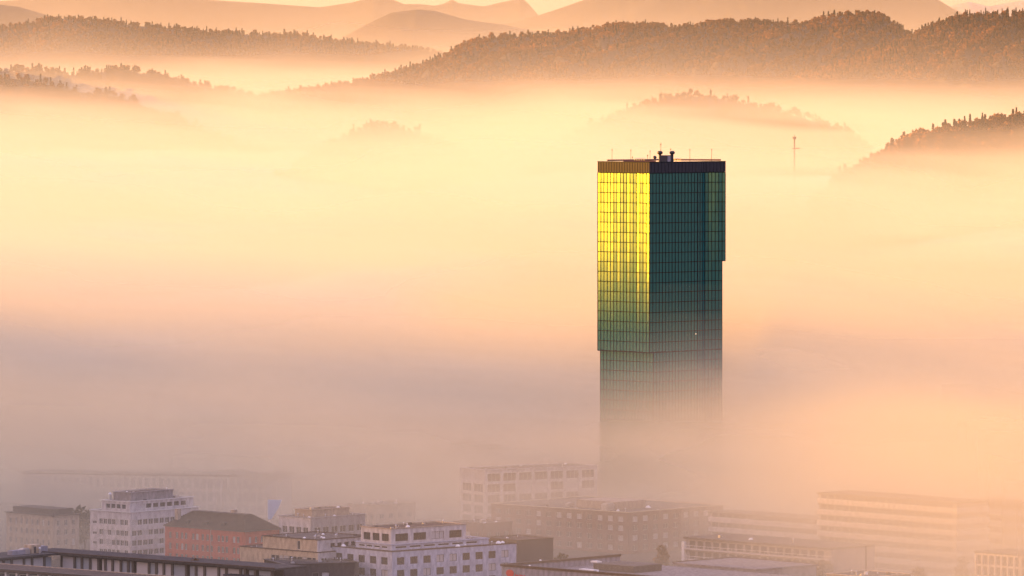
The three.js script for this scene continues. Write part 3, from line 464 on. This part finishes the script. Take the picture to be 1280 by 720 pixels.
// window-grid building in the corner
{
  const A = 44, p = atHeight(1219, 689, 14), t = thing('pillar_building', 'building with rows of tall dark openings between pale pillars under the second slab', 'building', [p.x, 0, p.z], A * Math.PI / 180), L = 40;
  part('wall', box(0.5, 0, 0, 16, 13.6, L), M.greyWall, t); part('roof', box(-0.3, 13.603, -0.3, 16.3, 14, L), M.gravel, t);
  for (const y of [0.4, 3.7, 7, 10.3]) { part('floor_band', box(-0.1, y + 2.75, 0, 0.497, y + 3.3, L), M.whiteWall, t); for (let z = 0.4; z < L - 2; z += 2.5) { part('pillar', box(-0.2, y, z - 0.4, 0.495, y + 2.745, z + 0.2), M.whiteWall, t); part('window', box(0.4, y, z + 0.3, 0.496, y + 2.7, z + 2), M.glass, t); } }
}
// roof with a mast
{
  const A = 44, [t, s] = building('mast_building', 'flat roofed house carrying a thin mast in front of the banded slab', 'building', 1088, 722, 12.5, A);
  block(t, 0, 0, 17, 17, 0, 12.5, M.tanWall, M.gravel, rowHoles(1, 16, 5, 0.55, [1, 4.4, 7.8], 1.8), rowHoles(1, 16, 5, 0.55, [1, 4.4, 7.8], 1.8), { bars: 2, coping: M.creamWall });
  const m = part('mast', rod(V(8, 12.4, -9), V(8, 20.6, -9), 0.13, 7), M.darkMetal, t); part('mast_base', new THREE.CylinderGeometry(0.45, 0.6, 0.8, 8).translate(8, 12.8, -9), M.white, m); part('crossbar', rod(V(7.4, 19, -9), V(8.6, 19, -9), 0.06), M.darkMetal, m);
  roofBits(t, 12.4, [[3, -6, 0.6, 'unit'], [5, -10, 0.5, 'pipe'], [12, -4, 0.6, 'dark']]);
}
// long factory front in the fog on the left
{
  const A = 12, p = atHeight(28, 590, 15), t = thing('factory', 'long pilastered factory front faint in the fog behind the white office', 'building', [p.x, 0, p.z], A * Math.PI / 180 * -1), L = 94;
  part('wall', box(0, 0, -20, L, 14.4, 0), M.whiteWall, t); part('roof', box(-0.4, 14.403, -20.4, L + 0.4, 15, 0.5), M.gravel, t);
  for (let x = 0.3; x < L - 1; x += 2.6) { part('pilaster', box(x, 0, 0.003, x + 0.75, 14.2, 0.5), M.whiteWall, t); if (x < L - 4) for (const y of [1, 5.6, 10.2]) part('window', box(x + 0.95, y, 0.004, x + 2.4, y + 3.2, 0.06), M.paleGlass, t); }
}
// tenement on the left
{
  const A = 44, [t, s] = building('tenement', 'pale tenement with upright windows and a low roof behind the courtyard block', 'building', 66, 645, 14, A), wl = deep(64, s, A), wr = 11;
  block(t, 0, 0, wr, wl, 0, 14, M.tanWall, M.gravel, rowHoles(0.8, wr - 0.8, 3, 0.42, [1, 4.3, 7.6, 10.6], 1.9), rowHoles(0.8, wl - 0.8, 8, 0.42, [1, 4.3, 7.6, 10.6], 1.9), { bars: 2, coping: M.tileRoof, eave: 0.6 });
  part('attic', box(1.5, 13.9, -wl + 1.5, wr - 1.5, 16, -1.5), M.tileRoof, t);
}
// houses half lost in the fog
function house(label, px, py, h, A, wr, wl, wallM, roofM, floors, cols) {
  const [t] = building('fog_house', label, 'building', px, py, h, A), ys = Array.from({ length: floors }, (_, i) => 1 + i * 3.2);
  block(t, 0, 0, wr, wl, 0, h, wallM, roofM, rowHoles(0.7, wr - 0.7, cols, 0.5, ys, 1.8), rowHoles(0.7, wl - 0.9, cols, 0.5, ys, 1.8), { bars: 2 });
  roofBits(t, h - 0.1, [[wr * 0.4, -wl * 0.4, 1, 'unit'], [wr * 0.7, -wl * 0.25, 0.5, 'dome']]);
}
house('low pale house with a flat roof between the grey office and the cream frame building', 470, 632, 12, 44, 18, 14, M.tanWall, M.gravel, 3, 4);
house('small dark red house behind the end of the bluish white office', 604, 655, 12, 44, 13, 14, M.darkBrick, M.brownRoof, 3, 3);
house('small pale house on the right of the dark brick block', 935, 646, 12, 44, 15, 12, M.tanWall, M.gravel, 3, 3);
// blue and white sail-shaped board
{
  const p = atHeight(335, 649, 13), t = thing('sail_sign', 'pale blue sail shaped board standing behind the red brick roof', 'sign', [p.x, 0, p.z]);
  const s = new THREE.Shape([[0, 13], [0, 19.2], [4.4, 19.2], [3.3, 16.6], [2, 14.6], [1.0, 13]].map(([x, y]) => new THREE.Vector2(x, y)));
  part('board', new THREE.ExtrudeGeometry(s, { depth: 0.25, bevelEnabled: true, bevelSize: 0.05, bevelThickness: 0.05, bevelSegments: 1 }), M.skyBlue, t);
  const edge = new THREE.CatmullRomCurve3([V(1.0, 13, 0.1), V(2, 14.6, 0.1), V(3.3, 16.6, 0.1), V(4.4, 19.2, 0.1)]); part('rim', new THREE.TubeGeometry(edge, 12, 0.16, 6), M.white, t); part('post', rod(V(0.4, 0, 0.1), V(0.4, 13.1, 0.1), 0.15), M.metal, t);
}
// garden trees beside the white office and faint trees by the tower's foot
for (const [px, py, h, sc] of [[96, 632, 15, 1.15], [106, 640, 13, 1.0], [88, 648, 12, 0.9]]) { const p = atHeight(px, py, h); tree('broad', p.x, 0, p.z, sc, 'dark tree in the fog between the tenement and the white office', 'trees beside the white office', 3); }
for (const [px, py, h, sc] of [[545, 556, 20, 1.5], [566, 552, 21, 1.6], [588, 549, 22, 1.7], [612, 552, 21, 1.6]]) { const p = atHeight(px, py, h); tree('broad', p.x, 0, p.z, sc, 'tall bare looking tree almost lost in the fog left of the tower', 'faint trees left of the tower', Math.floor(px) % 3); }

// street trees in the gaps between the blocks
for (const [i, [px, py, label]] of [[178, 706, 'autumn street tree between the white office and the red brick building'], [346, 690, 'street tree squeezed between the red brick and cream buildings'], [604, 668, 'street tree behind the end of the bluish white office'], [700, 700, 'street tree behind the sign building and the dark windowless block'], [826, 690, 'street tree between the dark brick block and the pale balcony building'], [1030, 706, 'street tree beside the house with the roof mast'], [1150, 716, 'street tree in front of the long banded slab'], [1206, 708, 'street tree at the corner of the pillar building']].entries()) { const p = atHeight(px, py, 7); tree('broad', p.x, 0, p.z, 0.62 + 0.2 * rnd(), label, undefined, i); }

// ---------------------------------------------------------------- the sea of fog
// The thin fog is built as inclined veils through its volume, each as thick as the fog is there; where it is too thick to see into, it is a billowing body.
const thinVeil = new THREE.MeshPhysicalMaterial({ color: new THREE.Color().setRGB(0.82, 0.765, 0.57), roughness: 1, specularIntensity: 0, transparent: true, opacity: 0.29, vertexColors: true, side: THREE.DoubleSide });
const thickVeil = thinVeil.clone(); thickVeil.opacity = 0.8;
const bodyMaterial = new THREE.MeshStandardMaterial({ color: new THREE.Color().setRGB(0.82, 0.765, 0.57), roughness: 1 });
const fogBank = new THREE.Group();
fogBank.name = 'fog_bank';
fogBank.userData = { label: 'sea of morning fog filling the valley round the glass tower', category: 'fog', kind: 'stuff' };
scene.add(fogBank);
const TOP = [[1300, 30], [1500, 33], [1700, 40], [1900, 49], [2100, 58], [2400, 68], [2800, 78], [3500, 90], [5000, 110], [7000, 140], [9500, 165]];
const THICK = [[1300, 0.0013], [1550, 0.0012], [1700, 0.002], [1780, 0.0045], [1860, 0.0078], [2000, 0.0105], [2400, 0.012], [4000, 0.008], [7000, 0.004]];
const bump = (x, d, cx, cd, rx, rd, h) => h * Math.exp(-(((x - cx) / rx) ** 2) - ((d - cd) / rd) ** 2);   // swells and hollows of the fog's top
function fogTop(x, d) {
  const out = Math.max(0, -x - d * 0.1);
  return table(TOP, d) + lerp(15, 8, step(3400, 5000, d)) * n2(x / 430 + 3, d / 520) + lerp(8, 3, step(2600, 4500, d)) * n2(x / 170, d / 240 + 7) + Math.min(48, out * 0.13) * step(5600, 1500, d) * (0.95 + 0.6 * n2(x / 500, d / 330)) + 44 * Math.exp(-(((x + 430) / 170) ** 2) - ((d - 2090) / 150) ** 2) + 12 * step(60, 150, x) * step(2000, 1700, d)
    + bump(x, d, -85, 2060, 75, 110, 15) + bump(x, d, 0, 2110, 55, 70, -10) + bump(x, d, -75, 2620, 110, 170, -12) + bump(x, d, 110, 2420, 80, 160, 9) + bump(x, d, -190, 2300, 60, 160, -9) + bump(x, d, -130, 5800, 150, 500, -21) + bump(x, d, 222, 4250, 90, 350, -14);
}
function fogDensity(x, y, d) {                            // extinction per metre
  const h = fogTop(x, d) + 6, soft = 8 + d * 0.0045, s = step(h + soft * 1.7, h - soft * 2.4, y) ** 1.7, mist = 4.4e-4 * step(3200, 5200, d) * Math.exp(-Math.max(0, y - h) / 48) * (1 + 0.5 * n2(x / 400, d / 500 + 3)) + 7e-5 * step(8600, 10800, d) * step(620, 380, y) + 3.5e-4 * step(1700, 1950, d) * step(3200, 2300, d) * Math.exp(-Math.max(0, y - h) / 38);
  return mist + table(THICK, d) * (1 + 4 * step(20, 160, x) * step(2100, 1900, d)) * s * clamp(0.85 + 0.5 * n3(x / 130, y / 30, d / 190) + 0.25 * n3(x / 45, y / 14, d / 70), 0.1, 1.5);
}
// top of the part too thick to see into: deep under the thin fog over the city, higher beside the picture
function bodyTop(x, d) {
  const deepHere = table([[2050, 140], [2350, 112], [2700, 66], [4000, 54], [9000, 44]], d), beside = step(-d * 0.09 - 120, -d * 0.09 - 320, x);
  return fogTop(x, d) - lerp(deepHere, 14, beside) + 2 * n2(x / 70, d / 110);
}
// the veils: planes whose normal points up and towards the light, spaced along it
const veilNormal = new THREE.Vector3(-0.4, 0.1, 0.91).normalize();
const veilU = new THREE.Vector3(-veilNormal.z, 0, veilNormal.x).normalize(), veilV = new THREE.Vector3().crossVectors(veilU, veilNormal); // across, up the slope
if (veilV.y < 0) veilV.negate();
let veilCount = 0;
const veilAt = [1400, 1540, 1650, 1720, 1770, 1815, 1860, 1900, 1938, 1974, 2008, 2092, 2350, 2750, 3450, 4330, 5690, 6300, 8200, 11000, 14200, 17300];   // none passes through the tower
for (const [k, d] of veilAt.entries()) {
  const gap = ((veilAt[k + 1] ?? d * 1.2) - (veilAt[k - 1] ?? d - 100)) / 2, du = d > 9000 ? 150 : Math.max(12, Math.min(gap, d * 0.06) * 0.25), dv = d < 2300 ? 3 : d < 3300 ? 5 : d < 9000 ? 8 : 40, left = -d * 0.095 - (d < 2600 ? 220 : 120), right = d * 0.095 + 60;
  const origin = new THREE.Vector3(0, 0, -d), ua = left / Math.abs(veilU.x), ub = right / Math.abs(veilU.x), sgn = Math.sign(veilU.x);
  const nu = Math.ceil((ub - ua) / du), nv = Math.ceil((d > 9000 ? 620 : d > 3300 ? 290 : 150) / veilV.y / dv), pos = [], col = [];
  const along = gap * Math.abs(veilNormal.z);           // spacing along the normal; a level sight line crosses it over one gap
  for (let j = 0; j <= nv; j++) for (let i = 0; i <= nu; i++) {
    const p = origin.clone().addScaledVector(veilU, sgn * (ua + i * du)).addScaledVector(veilV, j * dv);
    const foot = d < 2500 ? step(-1, 5, p.y) : step(0, 24, p.y - Math.max(0, bodyTop(p.x, -p.z))), dens = fogDensity(p.x, p.y, -p.z) * foot, most = d > 2050 ? 0.8 : Math.max(0.235 + 0.1 * step(30, 190, p.x), d > 1920 ? lerp(0.235, 0.5, step(44, 22, p.y)) : 0), a = Math.min(1 - Math.exp(-dens * along / Math.abs(veilNormal.z)), most);
    const edge = step(0, 150, p.x - left * 1.0 + 200);
    pos.push(p.x, p.y, p.z); col.push(a * edge);
  }
  const thin = [], thick = [], sort = (a, b, c) => { const most = Math.max(col[a], col[b], col[c]); if (most > 0.012) (most > 0.28 ? thick : thin).push(a, b, c); };
  for (let j = 0; j < nv; j++) for (let i = 0; i < nu; i++) { const a = j * (nu + 1) + i, b = a + 1, c = a + nu + 1, e = c + 1; sort(a, b, c); sort(b, e, c); }
  for (const [index, material] of [[thin, thinVeil], [thick, thickVeil]]) {
    if (!index.length) continue;
    const g = new THREE.BufferGeometry().setAttribute('position', new THREE.Float32BufferAttribute(pos, 3)).setAttribute('color', new THREE.Float32BufferAttribute(col.flatMap((a) => [1, 1, 1, Math.min(1, a / material.opacity)]), 4));
    g.setIndex(index); g.computeVertexNormals();
    const m = new THREE.Mesh(g, material);
    m.name = 'fog_veil'; m.userData.kind = 'stuff';
    fogBank.add(m); veilCount++;
  }
}
// the body: a billowing surface
{
  const pos = [], index = [], dd = [], xs = [];
  for (let d = 1250; d < 9800; d *= 1.012) dd.push(d);
  for (let t = -1; t <= 1.0001; t += 1 / 170) xs.push(Math.sign(t) * (Math.abs(t) * 0.3 + Math.abs(t) ** 4 * 0.7));
  for (const d of dd) for (const t of xs) {
    const x = t * 7000, h = bodyTop(x, d);
    pos.push(x, Math.max(h, -2), -d);
  }
  const w = xs.length;
  for (let j = 0; j < dd.length - 1; j++) for (let i = 0; i < w - 1; i++) { const a = j * w + i; index.push(a, a + 1, a + w, a + 1, a + w + 1, a + w); }
  const g = new THREE.BufferGeometry().setAttribute('position', new THREE.Float32BufferAttribute(pos, 3));
  g.setIndex(index); g.computeVertexNormals();
  const m = new THREE.Mesh(g, bodyMaterial); m.name = 'fog_body'; m.userData.kind = 'stuff'; fogBank.add(m);
}
console.log('veils', veilCount);
scene.traverse((o) => { if (o.isMesh) o.castShadow = o.receiveShadow = true; });
renderer.render(scene, camera);
